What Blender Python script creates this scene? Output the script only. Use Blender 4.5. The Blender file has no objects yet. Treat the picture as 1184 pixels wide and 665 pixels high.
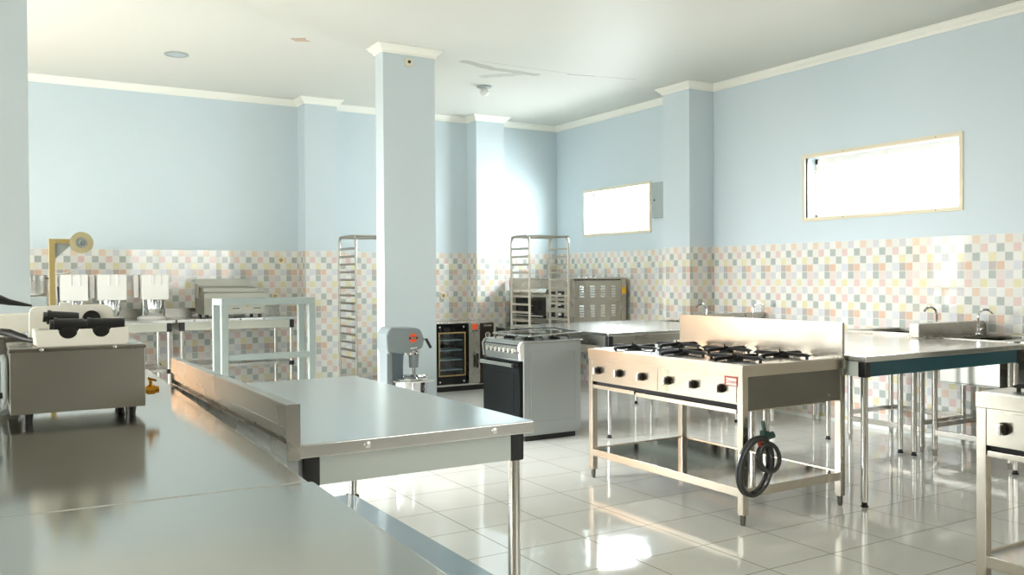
import bpy, bmesh, math, random
from mathutils import Vector, Matrix
random.seed(7)
PI = math.pi
col = bpy.context.scene.collection
scn = bpy.context.scene

# ------------------------------------------------------------------ materials
def srgb(r, g, b):
    f = lambda c: (c/255/12.92) if c/255 <= .04045 else ((c/255+.055)/1.055)**2.4
    return (f(r), f(g), f(b), 1)

class N:
    """tiny node helper"""
    def __init__(s, name):
        s.m = bpy.data.materials.new(name); s.m.use_nodes = True
        s.t = s.m.node_tree; s.t.nodes.clear()
        s.out = s.t.nodes.new('ShaderNodeOutputMaterial')
    def n(s, typ, **kw):
        x = s.t.nodes.new(typ)
        for k, v in kw.items():
            if k.startswith('i_'): x.inputs[k[2:]].default_value = v
            else: setattr(x, k, v)
        return x
    def l(s, a, b): s.t.links.new(a, b)
    def math(s, op, a, b=None, c=None, clamp=False):
        x = s.t.nodes.new('ShaderNodeMath'); x.operation = op; x.use_clamp = clamp
        for i, v in enumerate((a, b, c)):
            if v is None: continue
            if isinstance(v, (int, float)): x.inputs[i].default_value = v
            else: s.l(v, x.inputs[i])
        return x.outputs[0]
    def mix(s, fac, a, b):
        x = s.t.nodes.new('ShaderNodeMix'); x.data_type = 'RGBA'
        for i, v in ((0, fac), (6, a), (7, b)):
            if isinstance(v, (int, float, tuple)): x.inputs[i].default_value = v
            else: s.l(v, x.inputs[i])
        return x.outputs[2]
    def principled(s, **kw):
        p = s.t.nodes.new('ShaderNodeBsdfPrincipled')
        for k, v in kw.items():
            k = k.replace('_', ' ')
            if isinstance(v, (int, float, tuple)): p.inputs[k].default_value = v
            else: s.l(v, p.inputs[k])
        s.l(p.outputs[0], s.out.inputs[0]); return p

def simple(name, c, rough=.5, metal=0, bump=0, bscale=60, var=0, coat=0, spec=.5):
    k = N(name)
    p = k.principled(Base_Color=c, Roughness=rough, Metallic=metal)
    p.inputs['Coat Weight'].default_value = coat
    p.inputs['Specular IOR Level'].default_value = spec
    if bump or var:
        tc = k.n('ShaderNodeTexCoord'); nz = k.n('ShaderNodeTexNoise', i_Scale=bscale, i_Detail=3.0)
        k.l(tc.outputs['Object'], nz.inputs['Vector'])
        if bump:
            b = k.n('ShaderNodeBump', i_Strength=bump, i_Distance=.01); k.l(nz.outputs[0], b.inputs['Height']); k.l(b.outputs[0], p.inputs['Normal'])
        if var:
            d = tuple(x*(1-var) for x in c[:3])+(1,)
            k.l(k.mix(nz.outputs[0], d, c), p.inputs['Base Color'])
    return k.m

def steel(name, c, rough, wave=0, brushed=0, smudge=.0, wscale=3.0):
    k = N(name)
    tc = k.n('ShaderNodeTexCoord')
    p = k.principled(Base_Color=c, Roughness=rough, Metallic=1.0)
    nz = k.n('ShaderNodeTexNoise', i_Scale=4.0, i_Detail=2.0); k.l(tc.outputs['Object'], nz.inputs['Vector'])
    r = k.math('MULTIPLY_ADD', nz.outputs[0], smudge, rough-smudge*.5, clamp=True)
    k.l(r, p.inputs['Roughness'])
    d = tuple(x*.86 for x in c[:3])+(1,)
    k.l(k.mix(nz.outputs[0], d, c), p.inputs['Base Color'])
    h = None
    if wave:
        w = k.n('ShaderNodeTexNoise', i_Scale=wscale, i_Detail=1.0); k.l(tc.outputs['Object'], w.inputs['Vector'])
        b = k.n('ShaderNodeBump', i_Strength=wave, i_Distance=.03); k.l(w.outputs[0], b.inputs['Height']); k.l(b.outputs[0], p.inputs['Normal'])
    elif brushed:
        mp = k.n('ShaderNodeMapping'); mp.inputs['Scale'].default_value = (400, 4, 400)
        k.l(tc.outputs['Object'], mp.inputs['Vector'])
        w = k.n('ShaderNodeTexNoise', i_Scale=1.0, i_Detail=2.0); k.l(mp.outputs[0], w.inputs['Vector'])
        b = k.n('ShaderNodeBump', i_Strength=brushed, i_Distance=.002); k.l(w.outputs[0], b.inputs['Height']); k.l(b.outputs[0], p.inputs['Normal'])
    return k.m

M = {}
M['steel'] = steel('brushed_steel', (.50, .485, .44, 1), .27, smudge=.12)
M['steel_top'] = steel('steel_worktop', (.72, .72, .69, 1), .19, wave=.02, smudge=.10, wscale=2.0)
M['steel_near'] = steel('steel_counter', (.57, .565, .52, 1), .13, wave=.008, smudge=.10, wscale=2.0)
M['fryer_steel'] = steel('dull_fryer_steel', (.46, .45, .385, 1), .38, smudge=.1)
M['steel_warm'] = steel('range_steel', (.57, .52, .44, 1), .22, smudge=.08, wave=.01, wscale=2.0)
M['steel_side'] = steel('range_side_shade_steel', (.20, .195, .165, 1), .34, smudge=.15)  # range steel darkened to paint in the dim reflection on its sides
M['mirror'] = steel('polished_steel', (.66, .66, .64, 1), .07, wave=.05, wscale=1.6)
M['leg'] = steel('leg_steel', (.66, .64, .59, 1), .18)
M['chrome'] = steel('chrome', (.8, .8, .8, 1), .07)
M['rail'] = steel('rack_steel', (.55, .52, .46, 1), .3, smudge=.15)
M['screw'] = steel('screw_zinc', (.85, .85, .82, 1), .25)
M['black'] = simple('black_plastic', srgb(26, 26, 27), .35)
M['iron'] = simple('cast_iron', srgb(20, 19, 18), .55, bump=.1, bscale=200, spec=.25)
M['knob'] = simple('knob_dark', srgb(58, 50, 42), .3, metal=.6)
M['rubber'] = simple('rubber', srgb(38, 40, 40), .3, coat=.6)
M['green'] = simple('dark_green_fitting', srgb(38, 70, 62), .35)
M['white_film'] = simple('white_film', srgb(222, 230, 224), .3)
M['blue_film'] = simple('pale_blue_film', srgb(166, 186, 196), .12, coat=.5)
M['apron_grey'] = simple('pale_grey_apron', srgb(186, 186, 172), .35, metal=.3)
M['teal'] = simple('teal_panel', srgb(20, 72, 82), .3)
M['foam'] = simple('styrofoam', srgb(232, 229, 216), .7, bump=.1, bscale=150)
M['white'] = simple('white_plastic', srgb(228, 225, 219), .35)
M['cream'] = simple('cream_plastic', srgb(228, 218, 190), .4)
M['frame_grey'] = simple('grey_green_paint', srgb(152, 161, 156), .45)
M['mixer_grey'] = simple('mixer_enamel', srgb(128, 136, 137), .28, coat=.4)
M['mixer_dark'] = simple('mixer_column_enamel', srgb(86, 98, 104), .4)
M['orange'] = simple('orange_sticker', srgb(232, 84, 34), .4)
M['yellow'] = simple('yellow_sticker', srgb(240, 186, 20), .4)
M['red'] = simple('red_badge', srgb(196, 74, 62), .4)
M['badge_white'] = simple('badge_white', srgb(240, 232, 224), .4)
M['glass_black'] = simple('black_glass', srgb(10, 11, 12), .04, spec=.35)
M['stove_side'] = simple('stove_grey_enamel', srgb(168, 172, 170), .33, metal=.35, coat=.3)
M['stove_front'] = steel('stove_panel_silver', (.62, .61, .58, 1), .25)
M['gold'] = simple('gold_gasket', srgb(176, 152, 100), .35, metal=.5)
M['brass'] = simple('brass', srgb(196, 140, 48), .22, metal=1)
M['brass_paint'] = simple('pale_brass_frame', srgb(212, 190, 130), .35, metal=.4)
M['panel_grey'] = simple('panel_grey', srgb(162, 170, 168), .45)
M['cavity'] = simple('oven_cavity', srgb(64, 78, 84), .3)
M['tray'] = simple('pale_tray', srgb(214, 226, 228), .4)
M['trim'] = simple('cream_moulding', srgb(243, 241, 230), .5)
M['frame_cream'] = simple('window_cream', srgb(226, 214, 186), .4)
M['baseboard'] = simple('white_skirting', srgb(238, 240, 232), .25)
M['scar'] = simple('tape_residue', srgb(224, 220, 190), .5, var=.2, bscale=40)
M['stain'] = simple('stain_brown', srgb(196, 170, 150), .8)
M['dark_gap'] = simple('shadow_gap_black', srgb(12, 12, 12), .6)
M['film_roll'] = simple('film_roll', srgb(200, 190, 150), .3)
M['film'] = simple('clear_white_film', srgb(228, 234, 232), .2)
M['cable'] = simple('black_cable', srgb(20, 20, 22), .3)

def clear_glass(name, tint=(1, 1, 1, 1), refl=.08):
    k = N(name)
    t = k.n('ShaderNodeBsdfTransparent', i_Color=tint); g = k.n('ShaderNodeBsdfGlossy', i_Roughness=.02)
    mx = k.n('ShaderNodeMixShader', i_Fac=refl)
    k.l(t.outputs[0], mx.inputs[1]); k.l(g.outputs[0], mx.inputs[2]); k.l(mx.outputs[0], k.out.inputs[0])
    return k.m
M['pane'] = clear_glass('window_glass')
M['oven_glass'] = clear_glass('oven_window_glass', (.74, .80, .82, 1), .06)
M['lid_glass'] = clear_glass('hob_lid_glass', (.8, .82, .8, 1), .35)

def paint(name, c, noise=.03):
    k = N(name); tc = k.n('ShaderNodeTexCoord')
    p = k.principled(Base_Color=c, Roughness=.55)
    nz = k.n('ShaderNodeTexNoise', i_Scale=1.3, i_Detail=4.0); k.l(tc.outputs['Object'], nz.inputs['Vector'])
    d = tuple(x*(1-noise*2) for x in c[:3])+(1,)
    k.l(k.mix(nz.outputs[0], d, c), p.inputs['Base Color'])
    return k.m
M['blue'] = paint('pale_blue_paint', srgb(206, 217, 220))

M['brown_wall'] = paint('brown_dimming_wall', srgb(112, 98, 84))  # unseen wall, brown added so steel facing it reflects darker
def tile_wall():
    k = N('blue_paint_over_mosaic_tile')
    uv = k.n('ShaderNodeUVMap'); uv.uv_map = 'UVMap'
    sp = k.n('ShaderNodeSeparateXYZ'); k.l(uv.outputs[0], sp.inputs[0])
    U, V = sp.outputs[0], sp.outputs[1]       # metres along the wall, metres below the tile top
    cw, chh = .0625, .0666667
    u = k.math('DIVIDE', U, cw); v = k.math('DIVIDE', V, chh)
    ci = k.math('FLOORED_MODULO', k.math('FLOOR', u), 4.0); ri = k.math('FLOORED_MODULO', k.math('FLOOR', v), 6.0)
    idx = k.math('ADD', ci, k.math('MULTIPLY', ri, 4.0))
    fac = k.math('DIVIDE', k.math('ADD', idx, .5), 24.0)
    ramp = k.n('ShaderNodeValToRGB'); ramp.color_ramp.interpolation = 'CONSTANT'
    L = srgb(224, 222, 214); Li = srgb(206, 204, 206); G = srgb(168, 175, 169); O = srgb(218, 178, 150); Y = srgb(224, 214, 168)
    P = srgb(222, 190, 184); B = srgb(182, 170, 162); W = srgb(230, 229, 222); Pk = srgb(222, 206, 198); Bl = srgb(208, 210, 216); OL = srgb(226, 200, 176)
    cells = [Li, W, OL, L,  W, G, L, P,  Y, L, G, W,  B, O, L, Bl,  G, Pk, Li, W,  L, P, L, Y]
    els = ramp.color_ramp.elements
    els[0].position = 0; els[0].color = cells[0]; els[1].position = 1/24; els[1].color = cells[1]
    for i in range(2, 24):
        e = els.new(i/24); e.color = cells[i]
    k.l(fac, ramp.inputs[0])
    # mottled print on each square
    tc = k.n('ShaderNodeTexCoord'); nz = k.n('ShaderNodeTexNoise', i_Scale=70.0, i_Detail=3.0); k.l(tc.outputs['Object'], nz.inputs['Vector'])
    mm = k.math('MULTIPLY_ADD', nz.outputs[0], .5, -.1, clamp=True)
    c1 = k.mix(mm, ramp.outputs[0], (.70, .68, .64, 1))
    def edge(x, w):
        f = k.math('FRACT', x); d = k.math('MINIMUM', f, k.math('SUBTRACT', 1.0, f))
        return k.math('LESS_THAN', d, w)
    e1 = k.math('MAXIMUM', edge(u, .05), edge(v, .05))
    c2 = k.mix(k.math('MULTIPLY', e1, .8), c1, srgb(222, 220, 210))
    e2 = k.math('MAXIMUM', edge(k.math('DIVIDE', u, 4.0), .008), edge(k.math('DIVIDE', v, 6.0), .006))
    c3 = k.mix(k.math('MULTIPLY', e2, .8), c2, srgb(236, 234, 226))
    istile = k.math('GREATER_THAN', V, 0.0)
    nz2 = k.n('ShaderNodeTexNoise', i_Scale=1.3, i_Detail=4.0); k.l(tc.outputs['Object'], nz2.inputs['Vector'])
    blue = k.mix(nz2.outputs[0], srgb(201, 213, 217), srgb(208, 219, 223))
    c = k.mix(istile, blue, c3)
    p = k.principled(Base_Color=c)
    r = k.math('MULTIPLY_ADD', istile, -.51, .55); k.l(r, p.inputs['Roughness'])
    b = k.n('ShaderNodeBump', i_Strength=.25, i_Distance=.002, invert=True)
    k.l(k.math('MULTIPLY', e1, istile), b.inputs['Height']); k.l(b.outputs[0], p.inputs['Normal'])
    return k.m
M['wall'] = tile_wall()

def floor_mat():
    k = N('glossy_cream_floor_tile')
    g = k.n('ShaderNodeNewGeometry'); sp = k.n('ShaderNodeSeparateXYZ'); k.l(g.outputs['Position'], sp.inputs[0])
    s = .4119
    u = k.math('DIVIDE', k.math('SUBTRACT', sp.outputs[0], 2.5582-s*20), s)
    v = k.math('DIVIDE', k.math('SUBTRACT', sp.outputs[1], 3.5578-s*20), s)
    def edge(x, w):
        f = k.math('FRACT', x); d = k.math('MINIMUM', f, k.math('SUBTRACT', 1.0, f))
        return k.math('LESS_THAN', d, w)
    e = k.math('MAXIMUM', edge(u, .0075), edge(v, .0075))
    nz = k.n('ShaderNodeTexNoise', i_Scale=1.6, i_Detail=5.0); k.l(g.outputs['Position'], nz.inputs['Vector'])
    base = k.mix(nz.outputs[0], srgb(236, 235, 228), srgb(246, 245, 240))
    c = k.mix(e, base, srgb(140, 130, 108))
    p = k.principled(Base_Color=c)
    k.l(k.math('MULTIPLY_ADD', e, .5, .07), p.inputs['Roughness'])
    p.inputs['Specular IOR Level'].default_value = .62
    w = k.n('ShaderNodeTexNoise', i_Scale=3.5, i_Detail=1.0); k.l(g.outputs['Position'], w.inputs['Vector'])
    b = k.n('ShaderNodeBump', i_Strength=.06, i_Distance=.03); k.l(w.outputs[0], b.inputs['Height']); k.l(b.outputs[0], p.inputs['Normal'])
    return k.m
M['floor'] = floor_mat()

def ceiling_mat():
    k = N('cream_ceiling_with_water_stain')
    g = k.n('ShaderNodeNewGeometry'); sp = k.n('ShaderNodeSeparateXYZ'); k.l(g.outputs['Position'], sp.inputs[0])
    X, Y = sp.outputs[0], sp.outputs[1]
    nz = k.n('ShaderNodeTexNoise', i_Scale=9.0, i_Detail=6.0, i_Roughness=.7); k.l(g.outputs['Position'], nz.inputs['Vector'])
    n = nz.outputs[0]
    def seg(ax, ay, bx, by, w, amp):
        L2 = (bx-ax)**2+(by-ay)**2
        t = k.math('DIVIDE', k.math('ADD', k.math('MULTIPLY', k.math('SUBTRACT', X, ax), bx-ax), k.math('MULTIPLY', k.math('SUBTRACT', Y, ay), by-ay)), L2, clamp=True)
        dx = k.math('SUBTRACT', X, k.math('MULTIPLY_ADD', t, bx-ax, ax)); dy = k.math('SUBTRACT', Y, k.math('MULTIPLY_ADD', t, by-ay, ay))
        d = k.math('SQRT', k.math('ADD', k.math('MULTIPLY', dx, dx), k.math('MULTIPLY', dy, dy)))
        inside = k.math('SUBTRACT', 1.0, k.math('DIVIDE', d, w), clamp=True)
        q = k.math('SUBTRACT', k.math('ADD', inside, n), .92)
        return k.math('MULTIPLY', k.math('MULTIPLY', q, 6.0, clamp=True), amp)
    s = None
    for a in STAINS:
        q = seg(*a); s = q if s is None else k.math('MAXIMUM', s, q)
    c = k.mix(s, srgb(213, 212, 203), srgb(170, 167, 154))
    k.principled(Base_Color=c, Roughness=.6)
    return k.m
STAINS = [(3.79, 7.08, 4.15, 7.2, .10, .75), (4.15, 7.2, 4.62, 7.2, .10, .7), (4.25, 7.5, 4.5, 7.22, .13, .5), (3.9, 7.0, 4.9, 7.0, .012, .8), (4.9, 7.03, 5.15, 6.97, .03, .9), (5.15, 6.98, 5.6, 6.88, .022, .7)]
M['ceiling'] = ceiling_mat()

def curtain_mat():
    k = N('peach_curtain_cloth')
    d = k.n('ShaderNodeBsdfDiffuse', i_Color=srgb(240, 190, 140)); t = k.n('ShaderNodeBsdfTranslucent', i_Color=srgb(250, 200, 150))
    mx = k.n('ShaderNodeMixShader', i_Fac=.7); k.l(d.outputs[0], mx.inputs[1]); k.l(t.outputs[0], mx.inputs[2]); k.l(mx.outputs[0], k.out.inputs[0])
    return k.m
M['curtain'] = curtain_mat()

# ------------------------------------------------------------------ objects
def tag(o, label=None, cat=None, group=None, kind=None):
    for a, b in (('label', label), ('category', cat), ('group', group), ('kind', kind)):
        if b: o[a] = b
    return o

def thing(name, label, cat, loc=(0, 0, 0), rz=0, group=None):
    o = bpy.data.objects.new(name, None); col.objects.link(o)
    o.location = loc; o.rotation_euler = (0, 0, rz); o.empty_display_size = .1
    return tag(o, label, cat, group)

def root_of(o):
    while o.parent: o = o.parent
    return o

def copy_tree(o, parent=None):
    kids = list(o.children)
    c = o.copy(); col.objects.link(c); c.parent = parent
    for ch in kids: copy_tree(ch, c)
    return c

class MB:
    def __init__(s): s.bm = bmesh.new()
    def _bev(s, verts, off, seg=2):
        if off <= 0: return
        es = list({e for v in verts for e in v.link_edges})
        bmesh.ops.bevel(s.bm, geom=es, offset=off, segments=seg, affect='EDGES', clamp_overlap=True, profile=.5)
    def box(s, x0, x1, y0, y1, z0, z1, bev=0.0, mat=None):
        x0, x1 = min(x0, x1), max(x0, x1); y0, y1 = min(y0, y1), max(y0, y1); z0, z1 = min(z0, z1), max(z0, z1)
        r = bmesh.ops.create_cube(s.bm, size=1)
        T = Matrix.Translation(((x0+x1)/2, (y0+y1)/2, (z0+z1)/2)) @ Matrix.Diagonal((x1-x0, y1-y0, z1-z0, 1))
        bmesh.ops.transform(s.bm, matrix=T, verts=r['verts'])
        if mat is not None: bmesh.ops.transform(s.bm, matrix=mat, verts=r['verts'])
        s._bev(r['verts'], min(bev, .45*min(x1-x0, y1-y0, z1-z0)))
        return s
    def cyl(s, p0, p1, r0, r1=None, seg=20, caps=True):
        r1 = r0 if r1 is None else r1
        p0, p1 = Vector(p0), Vector(p1); d = p1-p0
        r = bmesh.ops.create_cone(s.bm, cap_ends=caps, segments=seg, radius1=r0, radius2=r1, depth=d.length)
        q = Vector((0, 0, 1)).rotation_difference(d.normalized()).to_matrix().to_4x4()
        bmesh.ops.transform(s.bm, matrix=Matrix.Translation((p0+p1)/2) @ q, verts=r['verts'])
        return s
    def tube(s, pts, r, seg=10, closed=False, caps=True):
        pts = [Vector(p) for p in pts]; n = len(pts); rings = []
        up = None
        for i, p in enumerate(pts):
            a = pts[(i-1) % n] if (closed or i > 0) else p; b = pts[(i+1) % n] if (closed or i < n-1) else p
            t = (b-a).normalized()
            if up is None:
                up = Vector((0, 0, 1)) if abs(t.z) < .9 else Vector((1, 0, 0))
            x = up - t*up.dot(t); x.normalize(); up = x; y = t.cross(x)
            rr = r[i] if isinstance(r, (list, tuple)) else r
            rings.append([s.bm.verts.new(p + (x*math.cos(2*PI*k/seg)+y*math.sin(2*PI*k/seg))*rr) for k in range(seg)])
        for i in range(n if closed else n-1):
            A, B = rings[i], rings[(i+1) % n]
            for k in range(seg):
                s.bm.faces.new((A[k], A[(k+1) % seg], B[(k+1) % seg], B[k]))
        if not closed and caps:
            s.bm.faces.new(rings[0][::-1]); s.bm.faces.new(rings[-1])
        return s
    def lathe(s, prof, c=(0, 0, 0), seg=28, mat=None):
        rings = []; c = Vector(c)
        for r, z in prof:
            rings.append([s.bm.verts.new(c+Vector((max(r, 1e-4)*math.cos(2*PI*k/seg), max(r, 1e-4)*math.sin(2*PI*k/seg), z))) for k in range(seg)])
        for A, B in zip(rings, rings[1:]):
            for k in range(seg): s.bm.faces.new((A[k], A[(k+1) % seg], B[(k+1) % seg], B[k]))
        if mat is not None: bmesh.ops.transform(s.bm, matrix=mat, verts=[v for r in rings for v in r])
        return s
    def prism(s, poly, a0, a1, axis='y', bev=0.0):
        """poly of 2-D points extruded along an axis; axis y: (x,z), axis x: (y,z), axis z: (x,y)"""
        def mk(p, a):
            return {'y': (p[0], a, p[1]), 'x': (a, p[0], p[1]), 'z': (p[0], p[1], a)}[axis]
        A = [s.bm.verts.new(mk(p, a0)) for p in poly]; B = [s.bm.verts.new(mk(p, a1)) for p in poly]
        n = len(poly)
        s.bm.faces.new(A); s.bm.faces.new(B[::-1])
        for i in range(n): s.bm.faces.new((A[i], B[i], B[(i+1) % n], A[(i+1) % n]))
        s._bev(A+B, bev)
        return s
    def build(s, name, mat, parent=None, label=None, local=False, smooth=True, kind=None):
        bmesh.ops.recalc_face_normals(s.bm, faces=s.bm.faces)
        me = bpy.data.meshes.new(name)
        if parent is not None and not local:
            r = root_of(parent); L = Vector(r.location)
            bmesh.ops.transform(s.bm, matrix=Matrix.Rotation(-r.rotation_euler.z, 4, 'Z') @ Matrix.Translation(-L), verts=s.bm.verts)
        s.bm.to_mesh(me); s.bm.free()
        me.materials.append(M[mat] if isinstance(mat, str) else mat)
        if smooth and len(me.polygons):
            me.shade_smooth() if hasattr(me, 'shade_smooth') else None
            me.set_sharp_from_angle(angle=math.radians(35))
        o = bpy.data.objects.new(name, me); col.objects.link(o)
        if smooth: wn = o.modifiers.new('weighted', 'WEIGHTED_NORMAL'); wn.keep_sharp = True; wn.weight = 80
        if parent is not None: o.parent = parent
        tag(o, label=label, kind=kind)
        return o

def text(body, size, parent, mat, pos, rot, name='lettering', depth=.0006):
    """flat lettering as a mesh, in world coordinates"""
    cu = bpy.data.curves.new('t', 'FONT'); cu.body = body; cu.size = size; cu.extrude = depth; cu.align_x = 'CENTER'; cu.align_y = 'CENTER'
    tmp = bpy.data.objects.new('t', cu); col.objects.link(tmp)
    bpy.context.view_layer.update()
    me = bpy.data.meshes.new_from_object(tmp.evaluated_get(bpy.context.evaluated_depsgraph_get()))
    bpy.data.objects.remove(tmp)
    from mathutils import Euler
    me.transform(Matrix.Translation(Vector(pos)-Vector(root_of(parent).location)) @ Euler(rot).to_matrix().to_4x4())
    me.materials.clear(); me.materials.append(M[mat]); me.name = name
    o = bpy.data.objects.new(name, me); col.objects.link(o); o.parent = parent
    return o
FACE_NEG_X = (PI/2, 0, -PI/2)    # text readable by someone looking towards +X
FACE_NEG_Y = (PI/2, 0, 0)

# ------------------------------------------------------------------ room
XR, YB, ZCEIL, XL, YF = 6.4717, 9.5692, 3.262, -3.0, -3.5
ZT = 1.6
def wall_uv(o):
    me = o.data; uv = me.uv_layers.new(name='UVMap')
    for p in me.polygons:
        n = p.normal
        for li in p.loop_indices:
            v = me.vertices[me.loops[li].vertex_index].co
            if abs(n.y) >= abs(n.x): u = v.x-.376 + .0625*0
            else: u = -v.y+3.7112+.09375
            uv.data[li].uv = (u+25, ZT-v.z)
def wall_obj(name, mb, mat='wall'):
    o = mb.build(name, mat, smooth=False); o['kind'] = 'structure'
    if mat == 'wall': wall_uv(o)
    return o

def holes_wall(axis, pos, thick, a0, a1, z0, z1, holes):
    """solid wall in boxes around rectangular openings (a0,a1 = horizontal range)"""
    m = MB(); hs = sorted(holes); x = a0
    def bx(u0, u1, w0, w1):
        if u1-u0 < 1e-4 or w1-w0 < 1e-4: return
        if axis == 'x': m.box(pos, pos+thick, u0, u1, w0, w1)
        else: m.box(u0, u1, pos, pos+thick, w0, w1)
    for (h0, h1, b, t) in hs:
        bx(x, h0, z0, z1); bx(h0, h1, z0, b); bx(h0, h1, t, z1); x = h1
    bx(x, a1, z0, z1)
    return m

W2 = (4.03, 5.51, 1.825, 2.37); W1 = (7.705, 8.945, 1.83, 2.34)
m = holes_wall('x', XR, .2, YF-.2, YB+.2, 0, ZCEIL+.1, [W2, W1])
m.box(6.14, XR, 6.69, 7.09, 0, ZCEIL)
wall_obj('wall_right', m)
BW = (-2.75, -.45, .35, 2.35)       # opening in the back wall, left of the pillar
m = holes_wall('y', YB, .2, XL-.2, XR, 0, ZCEIL+.1, [BW])
m.box(3.02, 3.385, 9.33, YB, 0, ZCEIL); m.box(5.14, 5.53, 9.33, YB, 0, ZCEIL)
wall_obj('wall_back', m)
LW = [(.2, 3.2, .9, 2.5), (5.8, 8.2, .05, 2.5)]
wall_obj('wall_left', holes_wall('x', XL, -.2, YF, YB, 0, ZCEIL+.1, LW), 'blue')
FW = (3.0, 5.8, 1.0, 2.5)
wall_obj('wall_front', holes_wall('y', YF, -.2, XL-.2, XR, 0, ZCEIL+.1, [FW]), 'brown_wall')
wall_obj('floor', MB().box(XL-.2, XR+.2, YF-.2, YB+.2, -.1, 0), 'floor')
wall_obj('ceiling', MB().box(XL-.2, XR+.2, YF-.2, YB+.2, ZCEIL, ZCEIL+.1), 'ceiling')
# freestanding pier and the near pillar
o = wall_obj('wall_middle', MB().box(2.905, 3.385, 6.885, 7.05, 0, ZCEIL), 'blue'); tag(o, label='tall pale blue pier standing alone in the middle of the room')
o = wall_obj('wall_pillar', MB().box(-.35, .211, 5.0, 5.4, 0, ZCEIL), 'blue'); tag(o, label='pale blue pillar at the left edge of the view')

def crown(name, path, closed=False):
    """moulding following a path of (x,y); the room lies on its right-hand side"""
    prof = [(0, -.068), (.012, -.068), (.018, -.05), (.04, -.03), (.052, -.012), (.062, -.010), (.062, 0), (0, 0)]
    pts = [Vector((*p, 0)) for p in path]; n = len(pts); bm = bmesh.new(); rings = []
    for i, p in enumerate(pts):
        def nrm(a, b): d = (b-a).normalized(); return Vector((d.y, -d.x, 0))
        if closed or 0 < i < n-1:
            n1 = nrm(pts[i-1], p); n2 = nrm(p, pts[(i+1) % n]); q = n1+n2; q = q/ (1+n1.dot(n2))
        elif i == 0: q = nrm(p, pts[1])
        else: q = nrm(pts[-2], p)
        rings.append([bm.verts.new(p+q*d+Vector((0, 0, ZCEIL+z))) for d, z in prof])
    k = len(prof)
    for i in range(n if closed else n-1):
        A, B = rings[i], rings[(i+1) % n]
        for j in range(k): bm.faces.new((A[j], A[(j+1) % k], B[(j+1) % k], B[j]))
    mb = MB(); mb.bm.free(); mb.bm = bm
    o = mb.build(name, 'trim', smooth=False); o['kind'] = 'structure'; return o
crown('trim_1', [(XL, YF), (XL, YB), (3.02, YB), (3.02, 9.33), (3.385, 9.33), (3.385, YB), (5.14, YB), (5.14, 9.33), (5.53, 9.33), (5.53, YB),
                 (XR, YB), (XR, 7.09), (6.14, 7.09), (6.14, 6.69), (XR, 6.69), (XR, YF)])
crown('trim_2', [(2.905, 6.885), (2.905, 7.05), (3.385, 7.05), (3.385, 6.885)][::-1], closed=True)
crown('trim_3', [(-.35, 5.0), (-.35, 5.4), (.211, 5.4), (.211, 5.0)][::-1], closed=True)
o = MB().box(XR-.014, XR, -3, 6.69, 0, .036, .004).build('baseboard_right', 'baseboard'); o['kind'] = 'structure'

def window_right(name, W):
    y0, y1, z0, z1 = W
    f = .032
    m = MB()
    for a in ((y0-f, y1+f, z1, z1+f), (y0-f, y1+f, z0-f, z0), (y0-f, y0, z0, z1), (y1, y1+f, z0, z1)):
        m.box(XR-.012, XR+.03, a[0], a[1], a[2], a[3], .003)
    o = m.build(name, 'frame_cream'); o['kind'] = 'structure'
    m = MB(); g = .03; X = XR+.13
    for a in ((y0, y1, z1-.05, z1), (y0, y1, z0, z0+g), (y0, y0+g, z0, z1), (y1-g, y1, z0, z1)):
        m.box(X, X+.04, a[0], a[1], a[2], a[3], .003)
    m.build('inner_frame', 'white', o, local=True)
    m = MB()
    for i in range(1, 5): z = z0+(z1-z0)*i/5; m.cyl((X-.02, y0, z), (X-.02, y1, z), .005, seg=6)
    for i in range(3): y = y0+(y1-y0)*(.1+.4*i); m.cyl((X-.025, y, z0), (X-.025, y, z1), .004, seg=6)
    m.build('grille', 'cream', o, local=True)
    MB().box(X+.018, X+.022, y0, y1, z0, z1).build('pane', 'pane', o, local=True)
    m = MB()
    for q in (.13, .72):
        for z in (z1+f/2, z0-f/2): m.cyl((XR-.014, y0+(y1-y0)*q, z), (XR-.011, y0+(y1-y0)*q, z), .004, seg=8)
    m.build('screw', 'knob', o, local=True)
window_right('window_1', W1); window_right('window_2', W2)
def window_plain(name, axis, pos, a0, a1, z0, z1, nm, t=.08):
    m = MB(); g = .06
    def bx(u0, u1, w0, w1, d=0, mb=None, tt=t):
        mb = mb or m
        if axis == 'x': mb.box(pos-tt/2, pos+tt/2, u0, u1, w0, w1, .004)
        else: mb.box(u0, u1, pos-tt/2, pos+tt/2, w0, w1, .004)
    bx(a0, a1, z1-g, z1); bx(a0, a1, z0, z0+g); bx(a0, a0+g, z0, z1); bx(a1-g, a1, z0, z1)
    for i in range(1, nm): a = a0+(a1-a0)*i/nm; bx(a-g/2, a+g/2, z0, z1)
    o = m.build(name, 'white'); o['kind'] = 'structure'
    p = MB(); bx(a0+g, a1-g, z0+g, z1-g, mb=p, tt=.006); p.build('pane', 'pane', o, local=True)
window_plain('window_3', 'x', XL-.1, LW[0][0], LW[0][1], LW[0][2], LW[0][3], 3)
window_plain('window_4', 'x', XL-.1, LW[1][0], LW[1][1], LW[1][2], LW[1][3], 3)
window_plain('window_5', 'y', YB+.1, BW[0], BW[1], BW[2], BW[3], 2)
window_plain('window_6', 'y', YF-.1, FW[0], FW[1], FW[2], FW[3], 4)
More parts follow.
